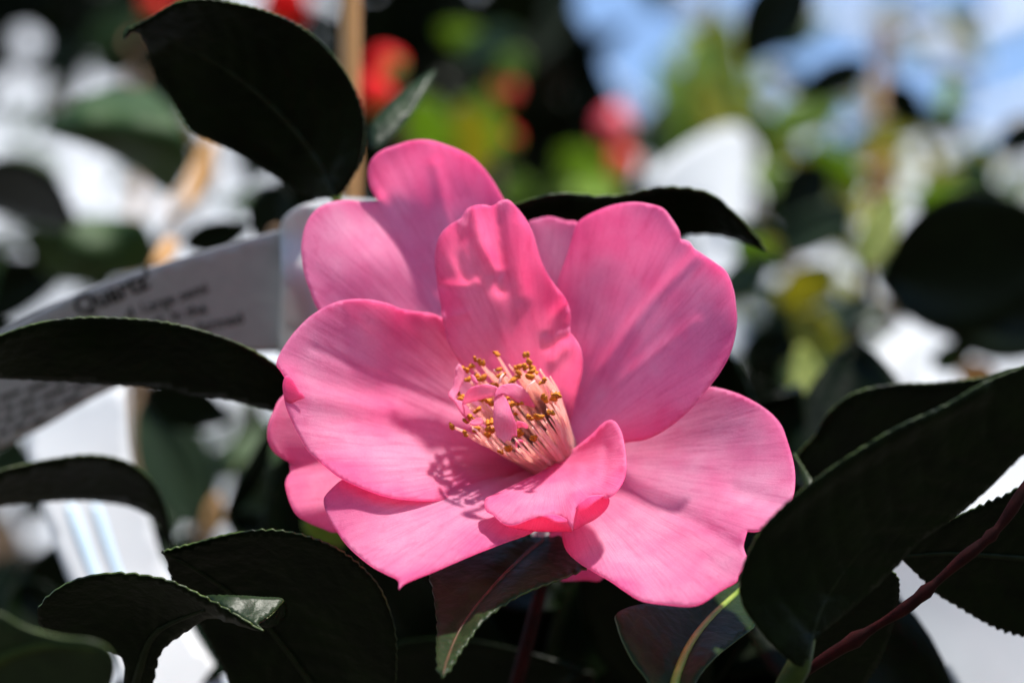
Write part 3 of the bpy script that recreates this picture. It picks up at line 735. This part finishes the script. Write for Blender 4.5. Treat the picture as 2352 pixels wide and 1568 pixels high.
# ------------------------------------------------------------------ plant labels
def card(name, outline, ctrl, m, label, cat='label', thick=.5, base=None):
    f = tps(ctrl)
    c = np.array([p[:2] for p in outline]).mean(0)
    e = empty(name, P(c[0], c[1], float(f(np.array([c]))[0])))
    sheet('card', outline, f, [m], e, spacing=22, step=12, thick=thick)
    tag(e, label, cat)
    return e, f
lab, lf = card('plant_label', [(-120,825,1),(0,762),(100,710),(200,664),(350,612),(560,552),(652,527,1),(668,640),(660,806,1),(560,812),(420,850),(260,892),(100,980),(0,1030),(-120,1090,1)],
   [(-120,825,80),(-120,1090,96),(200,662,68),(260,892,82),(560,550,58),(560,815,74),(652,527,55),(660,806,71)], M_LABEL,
   'white plant label card with painted-in grey shade and black printed words behind the flower', 'label', .5)
sheet('loop', [(640,812,1),(646,640),(644,520),(656,496),(690,474),(740,460),(800,455),(870,462,1),(900,640),(840,770),(740,812)],
   [(642,530,54),(645,800,69),(665,600,50),(700,474,48),(710,640,51),(720,800,63),(770,640,60),(800,456,64),(880,600,84),(840,770,84)], [M_WHITE], lab, spacing=16, step=10, thick=.5)  # paler material than the card paints in the light on the loop
lorg = parent_loc(lab)
def words(txt, origin, ang, size, bold=0.0, parent=None, f=None, m=None):
    cu = bpy.data.curves.new('lettering', 'FONT'); cu.body = txt; cu.size = 1; cu.offset = bold * 1.8; cu.resolution_u = 3
    tmp = bpy.data.objects.new('tmp', cu); scene.collection.objects.link(tmp)
    bpy.context.view_layer.update()
    me_ = bpy.data.meshes.new_from_object(tmp.evaluated_get(bpy.context.evaluated_depsgraph_get()))
    bpy.data.objects.remove(tmp); bpy.data.curves.remove(cu)
    ca, sa = math.cos(math.radians(ang)), math.sin(math.radians(ang))
    q = np.array([(origin[0] + size*(v.co.x*ca - v.co.y*sa), origin[1] - size*(v.co.x*sa + v.co.y*ca)) for v in me_.vertices])
    d = f(q) - .55
    po = parent_loc(parent)
    for v, a, b in zip(me_.vertices, q, d): v.co = P(a[0], a[1], b) - po
    me_.materials.clear(); me_.materials.append(m)
    o = link(bpy.data.objects.new('lettering', me_), parent); return o
words("Quartz'", (178, 727), 22, 62, .016, lab, lf, M_INK)
words("d. Large semi", (292, 733), 18.4, 37, .008, lab, lf, M_INK)
words("el. in the", (352, 750), 14.5, 37, .008, lab, lf, M_INK)
words("formed", (455, 765), 13, 37, .008, lab, lf, M_INK)
# small print on the shaded end: too blurred to read, word shaped bars
rr = random.Random(5)
for row in range(7):
    x = -60.0
    while x < 230 - row * 30:
        L = rr.uniform(22, 60)
        y = 905 + row * 26 - x * .30 + 6
        q = np.array([(x, y), (x + L, y - L*.40), (x + L, y - L*.40 + 12), (x, y + 12)])
        if y + 24 < 1030 - x * .52 and y > 868:
            d = lf(q) - .4
            m_ = bpy.data.meshes.new('small_print'); m_.from_pydata([tuple(P(a[0], a[1], b) - lorg) for a, b in zip(q, d)], [], [(0, 3, 2, 1)]); m_.materials.append(M_INK)
            link(bpy.data.objects.new('small_print', m_), lab)
        x += L + 12
# the loop of the label is tied to a twig of the shrub
tube('twig', curve3([P(720,560,60), P(800,500,62), P(820,700,70), P(900,1000,80), P(1100,1500,100), P(1200,2300,120)], 6), [.0011]*31, M_TWIG, shrub, 8)

stripe, sf = card('plant_label', [(60,960,1),(290,880,1),(300,1040),(335,1160),(385,1325),(440,1440),(525,1580),(600,1720,1),(370,1720,1),(290,1580),(200,1420),(150,1310),(97,1165),(66,1050)],
   [(60,960,128),(290,880,130),(385,1325,108),(97,1165,112),(525,1580,92),(290,1580,90),(600,1720,84),(370,1720,82)], M_WHITE,
   'white plastic plant label with pale blue stripes behind the folded leaf', 'label', .6)
for off, w_ in ((.28, 26), (.52, 22)):
    L = [(97,1165),(150,1310),(200,1420)]; R_ = [(335,1160),(385,1325),(440,1440)]
    cen = [(a[0] + (b[0]-a[0])*off, a[1] + (b[1]-a[1])*off) for a, b in zip(L, R_)]
    out = [(c[0]-w_/2, c[1]) for c in cen] + [(c[0]+w_/2, c[1]) for c in cen[::-1]]
    sheet('stripe', out, lambda q: sf(q) - .6, [M_BLUEINK], stripe, spacing=22, step=14, thick=.1)
c2, f2 = card('plant_label', [(2000,1260,1),(2120,1200,1),(2240,1300),(2352,1400),(2480,1500,1),(2480,1700,1),(2300,1700,1),(2180,1560),(2080,1440),(2030,1340)],
   [(2000,1260,70),(2120,1200,70),(2480,1500,56),(2300,1700,50),(2150,1400,64)], M_WHITE, 'white plastic plant label beneath the toothed leaf beside the red twig', 'label', .6)
c3, f3 = card('plant_label', [(1492,400,1),(1560,345),(1640,300),(1695,292),(1725,330),(1722,450),(1712,560,1),(1560,560,1),(1500,470)],
   [(1490,340,420),(1720,300,470),(1712,560,430),(1560,560,420)], M_WHITE, 'curved white plastic label above the leaf behind the flower', 'label', .6)
c4, f4 = card('plant_label', [(2080,735,1),(2150,800,1),(2100,850),(2010,930,1),(1930,890,1),(2000,810)],
   [(2080,735,330),(2150,800,326),(2010,930,290),(1930,890,290)], M_WHITE, 'slanted white label beside the green bud and brown stem', 'label', .6)

# ------------------------------------------------------------------ bamboo cane
cane = tube('bamboo_cane', [P(804,-160 + i*60, 150) for i in range(60)], [(.0025 + (.0003 if i % 9 == 0 else 0)) for i in range(60)], M_CANE, None, 14, org=Vector((0,0,0)))
tag(cane, 'tan bamboo cane standing upright behind the broad dark leaf', 'cane')

# ------------------------------------------------------------------ shrub with red buds behind
def shrub_root(name, px, Z, label, stems):
    p = PZ(px, 784, Z); e = empty(name, Vector((p.x, p.y, -0.01)))
    tag(e, label, 'shrub', None)
    for st in stems:
        pts = curve3([PZ(*s) for s in st] + [Vector((p.x + .02, p.y, .25)), Vector((p.x, p.y, -.02))], 6)
        n = len(pts); tube('stem', pts, [.0015 + .003*i/n for i in range(n)], M_BARK, e, 8)
    return e
def bud(parent, px, py, Z, dpx, m):
    """plump flower bud of overlapping petals with a green calyx"""
    c = PZ(px, py, Z); r = dpx * .5 * K * Z; po = parent_loc(parent)
    vs_, fs = [], []; nu, nv = 10, 16
    for i in range(nu + 1):
        t = i / nu
        rr_ = r * math.sin(math.pi * min(.985, .03 + t*.955)) ** .8 * (1 - .18*t)
        for k in range(nv):
            a = 2*math.pi*k/nv + t*.9
            q = rr_ * (1 + .07*math.cos(5*a))
            vs_.append((q*math.cos(a), q*math.sin(a)*.95, r*1.25*(t*2-1)))
    for i in range(nu):
        for k in range(nv):
            k2 = (k+1) % nv; fs.append((i*nv+k, i*nv+k2, (i+1)*nv+k2, (i+1)*nv+k))
    fs.append(tuple(range(nv))[::-1]); fs.append(tuple(nu*nv+k for k in range(nv)))
    m_ = bpy.data.meshes.new('bud'); m_.from_pydata(vs_, [], fs); m_.materials.append(m); m_.materials.append(M_YOUNG)
    for p_ in m_.polygons:
        p_.use_smooth = True
        if p_.center.z < -r*.85: p_.material_index = 1
    o = link(bpy.data.objects.new('bud', m_), parent); o.location = c - po
    o.rotation_euler = (rng.uniform(-.7,.7), rng.uniform(-.7,.7), 0)
    return o
red = shrub_root('red_camellia_shrub', 1120, 1.15, 'shrub of dark leaves dotted with round red buds beyond the cane',
    [[(1130,330,1.15),(1150,700,1.15),(1150,1300,1.15)], [(1420,330,1.2),(1330,600,1.18),(1200,1000,1.15)], [(900,180,1.1),(960,500,1.12),(1080,1000,1.15)]])
for b in [(885,150,.95,95,M_RED),(862,215,.92,90,M_RED),(655,5,1.1,120,M_RED),(1160,205,1.12,66,M_CORAL),(1160,320,1.16,62,M_RED),(1408,290,1.2,90,M_PINKRED),(1430,375,1.12,78,M_CORAL),(360,10,1.2,70,M_RED)]:
    bud(red, *b)
for l in [((1110,200),(1120,330),70,1.08,M_YOUNG,.2),((985,220),(1000,390),90,1.12,M_YOUNG,.3),((1060,230),(1090,420),90,1.1,M_YOUNG,-.2),((1200,120),(1150,190),60,1.1,M_YOUNG,.2),
          ((1290,340),(1400,450),120,1.14,M_YOUNG,.5),((1190,400),(1180,480),70,1.1,M_YOUNG,.2),((1010,60),(1150,130),70,1.15,M_YOUNG,.6),((1330,420),(1250,460),90,1.2,M_YOUNG,.3)]:
    far_leaf(red, l[0], l[1], l[2], l[3], l[4], l[5])
for l in [((965,215),(1010,410),110,1.0,M_YOUNG,.3),((1060,240),(1085,430),110,1.02,M_OLIVE,-.3),((1150,240),(1110,380),80,1.05,M_YOUNG,.3),((1400,480),(1330,400),110,1.05,M_YOUNG,.4),((1200,90),(1040,110),80,1.05,M_FRESH,.5)]:
    far_leaf(red, l[0], l[1], l[2], l[3], l[4], l[5], dz=.03)
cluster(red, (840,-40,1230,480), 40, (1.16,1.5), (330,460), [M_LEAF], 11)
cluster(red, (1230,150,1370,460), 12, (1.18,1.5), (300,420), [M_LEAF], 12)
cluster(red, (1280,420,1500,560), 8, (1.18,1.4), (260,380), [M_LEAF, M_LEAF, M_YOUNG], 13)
for l in [((1190,-60),(1380,230),130,1.25,M_LEAF,.4),((1250,100),(1420,280),110,1.3,M_LEAF,.2),((1150,-40),(1300,90),120,1.25,M_LEAF,.1),((1240,180),(1380,330),120,1.3,M_LEAF,-.3)]:
    far_leaf(red, l[0], l[1], l[2], l[3], l[4], l[5])

# ------------------------------------------------------------------ shrub on the left behind
left = shrub_root('camellia_shrub', 300, 1.0, 'out of focus camellia shrub of sparse leaves behind the printed label',
    [[(470,330,.9),(430,480,.92),(370,600,.95),(330,1000,1.0)], [(300,60,1.3),(320,400,1.15),(300,900,1.0)], [(500,1160,.75),(470,1240,.78),(440,1500,.9)]])
LV = [
   ((420,560),(570,525),70,.72,M_LEAF,.3),((650,430),(600,560),100,.66,M_LEAF,.4),((640,515),(622,590),46,.60,M_BARK,.2),((-10,740),(20,800),60,.7,M_LEAF,.2),
   ((450,1210),(330,930),150,.80,M_LEAFT,.3),((490,1180),(400,960),110,.86,M_LEAFT,-.4),((480,1230),(500,1140),36,.75,M_OCHRE,.2),((520,1180),(640,990),60,.66,M_LEAF,.9),((330,900),(520,960),110,.74,M_LEAF,.3),
   ((550,1200),(720,1160),60,.8,M_LEAFT,.4),((0,1120),(40,1010),90,.75,M_LEAFT,.4),((450,1230),(420,1320),70,.8,M_LEAFT,.4),((60,30),(180,60),90,1.3,M_LEAF,.3),
   ((640,420),(720,520),120,.68,M_LEAF,.4),((500,380),(420,470),46,.95,M_OCHRE,.3)]
for l in LV: far_leaf(left, l[0], l[1], l[2], l[3], l[4], l[5])
def bleaf(parent, outline, ctrl, m):
    return sheet('leaf', outline, ctrl, [m], parent, spacing=20, step=9, thick=.5, teeth=None)
bleaf(left, [(95,295,1),(140,262),(185,226),(240,206),(300,203),(345,210),(385,245),(415,285),(432,325),(437,360),(422,405),(395,442),(360,432),(320,397),(260,362),(190,332),(130,315)],
   [(95,295,250),(240,206,262),(345,210,262),(432,330,236),(200,287,232),(300,290,228),(390,318,230),(260,362,262),(395,442,270)], M_FRESH)
bleaf(left, [(-60,378),(0,370),(60,372),(110,395),(145,435),(165,480),(178,512),(120,525),(40,505),(-60,470)],
   [(-60,378,280),(60,372,270),(178,512,285),(40,505,310),(110,440,280)], M_LEAF)
bleaf(left, [(45,535),(120,510),(220,498),(320,503),(352,540),(358,590),(330,628),(250,645),(180,655),(120,640),(75,590)],
   [(45,535,330),(220,498,345),(352,540,330),(330,628,350),(120,640,350),(200,570,325)], M_FRESH)
bleaf(left, [(55,445),(110,430),(150,470),(160,520),(100,530),(60,500)], [(55,445,330),(110,430,340),(160,520,330),(60,500,320)], M_FRESH)
bleaf(left, [(418,470,1),(430,410),(460,350),(480,320),(498,330),(490,390),(465,440),(440,480)], [(418,470,300),(480,320,320),(498,330,330),(440,480,300)], M_OCHRE)
bleaf(left, [(345,610,1),(365,570),(385,545),(410,560),(400,590),(375,612)], [(345,610,200),(385,545,215),(410,560,220),(375,612,205)], M_OCHRE)
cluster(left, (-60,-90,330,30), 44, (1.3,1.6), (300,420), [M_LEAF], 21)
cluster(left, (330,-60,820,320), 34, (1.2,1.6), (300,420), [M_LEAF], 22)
cluster(left, (-40,1190,120,1400), 8, (1.0,1.3), (300,380), [M_LEAF, M_BARK], 23)
cluster(left, (30,130,330,520), 5, (1.2,1.5), (150,200), [M_LEAFT], 24)
cluster(left, (20,280,420,520), 9, (1.4,1.9), (110,170), [M_FRESH, M_LEAF, M_BARK], 51)
cluster(left, (440,300,680,540), 6, (1.3,1.8), (100,160), [M_FRESH, M_OCHRE], 52)
cluster(left, (280,900,660,1260), 12, (.85,1.2), (130,220), [M_FRESH, M_LEAFT], 53)
cluster(left, (280,900,660,1250), 7, (.9,1.3), (180,260), [M_LEAFT], 25)

# ------------------------------------------------------------------ shrub on the right behind
right = shrub_root('camellia_shrub', 2050, 1.0, 'out of focus camellia shrub with pale green buds beside the big dark leaf',
    [[(2010,450,.82),(1985,640,.84),(1960,860,.88),(1900,1100,.95)], [(2010,60,1.2),(2040,170,1.2),(2060,300,1.2),(2020,430,1.15)], [(1640,0,1.25),(1620,250,1.25),(1700,500,1.2),(1860,800,1.1)], [(2050,850,.9),(1900,950,.88),(1880,1150,.9)]])
RV = [((2010,640),(2450,560),330,.78,M_LEAF,.2),((2100,640),(2480,760),260,.80,M_LEAF,-.2),((1850,-60),(1710,130),140,.95,M_LEAF,.2),((2000,150),(1830,215),80,1.0,M_LEAF,.2),((2045,190),(2110,290),80,1.0,M_LEAF,.2),
   ((2400,290),(2290,340),80,1.0,M_LEAF,.2),((1560,460),(1640,90),120,1.1,M_YOUNG,.5),((1640,400),(1680,60),90,1.15,M_YOUNG,.2),
   ((1570,190),(1640,330),100,1.2,M_YOUNG,.6),((1960,480),(1760,580),100,.85,M_LEAFT,.3),((1770,590),(1640,690),80,.8,M_LEAFT,.5),((1900,380),(1790,500),120,1.0,M_LEAF,.3),((1860,330),(1980,430),80,1.1,M_YOUNG,.5),
   ((2100,440),(2280,500),110,.9,M_YOUNG,.6),((2200,430),(2260,330),60,1.1,M_YOUNG,.3),((1700,800),(1840,770),70,.85,M_LEAF,.2),((1700,830),(1850,900),70,.85,M_LEAF,.3),((1850,760),(1760,830),60,.85,M_LEAF,.2),
   ((2040,380),(2010,460),60,1.0,M_CANE,.2),((1740,250),(1800,420),70,1.2,M_YOUNG,.4),((1880,680),(1960,740),50,1.1,M_YOUNG,.4),((1700,870),(1830,1020),90,.75,M_LEAF,.3),((2160,0),(2260,140),40,1.3,M_YOUNG,.3),
   ((1690,560),(1780,600),60,.8,M_YOUNG,.2)]
for l in RV: far_leaf(right, l[0], l[1], l[2], l[3], l[4], l[5])
for l in [((1640,390),(1650,20),120,1.15,M_OLIVE,.3),((1590,420),(1600,90),110,1.2,M_OLIVE,-.4),((1690,400),(1620,180),90,1.1,M_OLIVE,.5),((1570,300),(1520,130),80,1.3,M_YOUNG,.4),((1740,330),(1660,190),90,1.2,M_OLIVE,.3),
          ((1700,250),(1830,330),60,1.2,M_YOUNG,.5),((1800,330),(1900,470),80,1.15,M_OLIVE,.3),((1900,440),(1990,500),60,1.1,M_OLIVE,.3),((1770,420),(1850,540),110,1.1,M_FRESH,.3),((1850,380),(1760,440),90,1.1,M_LEAF,.2),
          ((1880,480),(1950,560),90,1.0,M_FRESH,.3),((2250,450),(2120,410),90,1.0,M_OLIVE,.4),((2260,330),(2230,450),80,1.1,M_OLIVE,.2),((2100,470),(2300,440),110,.95,M_FRESH,.5),((2030,440),(2020,350),50,1.05,M_CANE,.3),
          ((1950,640),(1800,700),70,1.2,M_FRESH,.4),((1770,700),(1850,640),60,1.3,M_OLIVE,.4),((1960,820),(1880,870),60,1.0,M_FRESH,.3),((1950,700),(1960,900),44,.9,M_FRESH,.2),((1890,800),(1960,690),44,.95,M_CANE,.2),
          ((1720,600),(1790,560),60,.85,M_OLIVE,.3),((1872,1010),(1845,800),76,.75,M_PALE,.2),((1985,615),(2055,450),74,.76,M_PALE,.2),((2160,250),(2080,300),60,1.2,M_FRESH,.4),((1490,330),(1560,230),90,1.3,M_LEAF,.3),((1530,400),(1500,260),80,1.25,M_FRESH,.2),
          ((2190,20),(2240,130),46,1.2,M_OLIVE,.3),((2040,60),(2020,170),40,1.15,M_CANE,.3),((2060,200),(2080,310),30,1.1,M_BARK,.2),((2200,850),(2290,870),60,.8,M_CANE,.3),((2140,840),(2230,800),60,.8,M_FRESH,.3)]:
    far_leaf(right, l[0], l[1], l[2], l[3], l[4], l[5])
cluster(right, (1690,560,2010,900), 14, (.95,1.3), (90,150), [M_FRESH, M_LEAFT, M_OLIVE], 61)
cluster(right, (1760,20,2352,260), 9, (1.2,1.6), (110,170), [M_FRESH, M_OLIVE, M_LEAF], 62)
cluster(left, (0,60,420,330), 8, (1.5,2.0), (100,160), [M_FRESH, M_LEAF], 63)
cluster(left, (0,520,330,680), 6, (1.1,1.5), (120,200), [M_FRESH, M_LEAF], 64)
cluster(left, (380,900,680,1240), 8, (1.0,1.4), (100,170), [M_FRESH, M_LEAF, M_OLIVE], 65)
cluster(right, (1720,250,2330,520), 15, (.95,1.25), (120,210), [M_FRESH, M_OLIVE, M_YOUNG], 81)
cluster(right, (1700,600,2000,880), 9, (.8,1.0), (110,170), [M_FRESH, M_OLIVE, M_LEAFT], 82)
cluster(left, (-20,60,420,540), 11, (1.05,1.4), (150,230), [M_LEAF, M_FRESH, M_FRESH], 83)
cluster(left, (440,320,680,540), 4, (.9,1.2), (100,160), [M_LEAF, M_FRESH], 84)
cluster(right, (1480,60,1760,480), 14, (1.3,1.8), (150,240), [M_OLIVE, M_FRESH, M_YOUNG], 41)
cluster(right, (1740,260,1960,600), 16, (1.2,1.7), (140,220), [M_OLIVE, M_FRESH, M_FRESH, M_LEAF], 42)
cluster(right, (1960,240,2352,470), 12, (1.3,1.8), (120,200), [M_OLIVE, M_FRESH], 43)
cluster(right, (1700,560,1980,900), 9, (1.2,1.7), (110,180), [M_FRESH, M_OLIVE], 44)
cluster(right, (1500,180,2352,900), 22, (1.3,1.9), (130,210), [M_YOUNG, M_LEAFT, M_LEAFT], 31)
cluster(right, (1700,640,1900,1080), 5, (.9,1.2), (160,220), [M_LEAFT], 32)

# ------------------------------------------------------------------ white growing tunnels far behind
def tunnel(name, label, x0, x1, ytop, Zb, lean, nb):
    """row of white film panels leaning back between white hoops, standing on the ground"""
    a = PZ(x0, 784, Zb); b = PZ(x1, 784, Zb); T = math.tan(PITCH + math.atan((784 - ytop) * K)); zt = (CAM.z + T * (a.y - CAM.y)) / (1 - T * lean)
    e = empty(name, Vector(((a.x+b.x)/2, a.y, -.02))); tag(e, label, 'greenhouse'); po = parent_loc(e)
    zt = max(.3, zt)
    def pt(u, v):
        h = zt * v; y = a.y + lean * (v ** 1.6) * zt
        return Vector((a.x + (b.x-a.x)*u, y, h))
    for i in range(nb):
        vs_, fs = [], []
        for j in range(13):
            for s in (0, 1): vs_.append(tuple(pt((i+s)/nb, j/12) - po))
        for j in range(12): fs.append((2*j, 2*j+1, 2*j+3, 2*j+2))
        m_ = bpy.data.meshes.new('film_panel'); m_.from_pydata(vs_, [], fs); m_.materials.append(M_FILM)
        o = link(bpy.data.objects.new('film_panel', m_), e); s_ = o.modifiers.new('t','SOLIDIFY'); s_.thickness = .002
    for i in range(nb + 1):
        pts = [pt(i/nb, j/12) + Vector((0, -.02, 0)) for j in range(13)]
        tube('hoop', pts, [.016]*13, M_FRAME, e, 8)
    return e
tunnel('growing_tunnel', 'white film growing tunnel behind the leaves above the printed label', -4200, 1100, -60, 3.6, .6, 14)
tunnel('growing_tunnel', 'white film growing tunnel behind the green shrub and big dark leaf', 1390, 5600, 330, 4.0, .6, 14)

# white glasshouse frame against the sky
def frame(name, label, Z, bars):
    c = PZ(bars[0][0], 784, Z); e = empty(name, Vector((c.x, c.y, -.02))); tag(e, label, 'greenhouse'); po = parent_loc(e)
    for (x0, y0, x1, y1, wpx) in bars:
        A = PZ(x0, y0, Z); B = PZ(x1, y1, Z + .25); d = (B - A).normalized(); wv = wpx * K * Z * .5
        n = d.cross(Vector((0, -.55, .83))).normalized() * wv; t = d.cross(n).normalized() * .007
        vs_ = [tuple(p - po) for p in (A+n+t, A-n+t, A-n-t, A+n-t, B+n+t, B-n+t, B-n-t, B+n-t)]
        m_ = bpy.data.meshes.new('bar'); m_.from_pydata(vs_, [], [(0,1,2,3),(7,6,5,4),(0,4,5,1),(1,5,6,2),(2,6,7,3),(3,7,4,0)]); m_.materials.append(M_FRAME)
        o = link(bpy.data.objects.new('bar', m_), e); b_ = o.modifiers.new('edge','BEVEL'); b_.width = .006
    for x in (bars[0][0], bars[-1][0]):
        A = PZ(x, 300, Z + .3); tube('post', [Vector((A.x, A.y, A.z*(1-i/4)-.02*(i/4))) for i in range(5)], [.025]*5, M_FRAME, e, 8)
    return e
frame('glasshouse_frame', 'white painted glasshouse roof bars against the blue sky', 3.0,
  [(1240,90,1560,340,80),(1540,-40,1760,130,80),(1800,20,2120,40,90),(1990,60,2230,160,110),(2120,90,2420,-10,90),(1880,220,2200,330,110),(2080,330,2420,210,60),(2150,300,2420,420,80),(1700,150,1850,250,70)])

card('plant_tag', [(1205,1190,1),(1290,1185,1),(1285,1232,1),(1225,1236,1)], [(1205,1190,30),(1290,1185,30),(1285,1232,24),(1225,1236,24)], M_WHITE,
     'small white tag end showing in the gap under the curled front petal', 'tag', .5)

# the shrubs go on past the edges of the picture
cluster(left, (-900,100,-80,1500), 46, (.9,1.6), (240,360), [M_LEAF, M_FRESH, M_LEAFT], 71)
cluster(right, (2430,100,3200,1500), 46, (.9,1.6), (240,360), [M_LEAF, M_FRESH, M_OLIVE], 72)
cluster(red, (700,-500,1500,-80), 26, (1.15,1.6), (260,380), [M_LEAF, M_FRESH, M_YOUNG], 73)
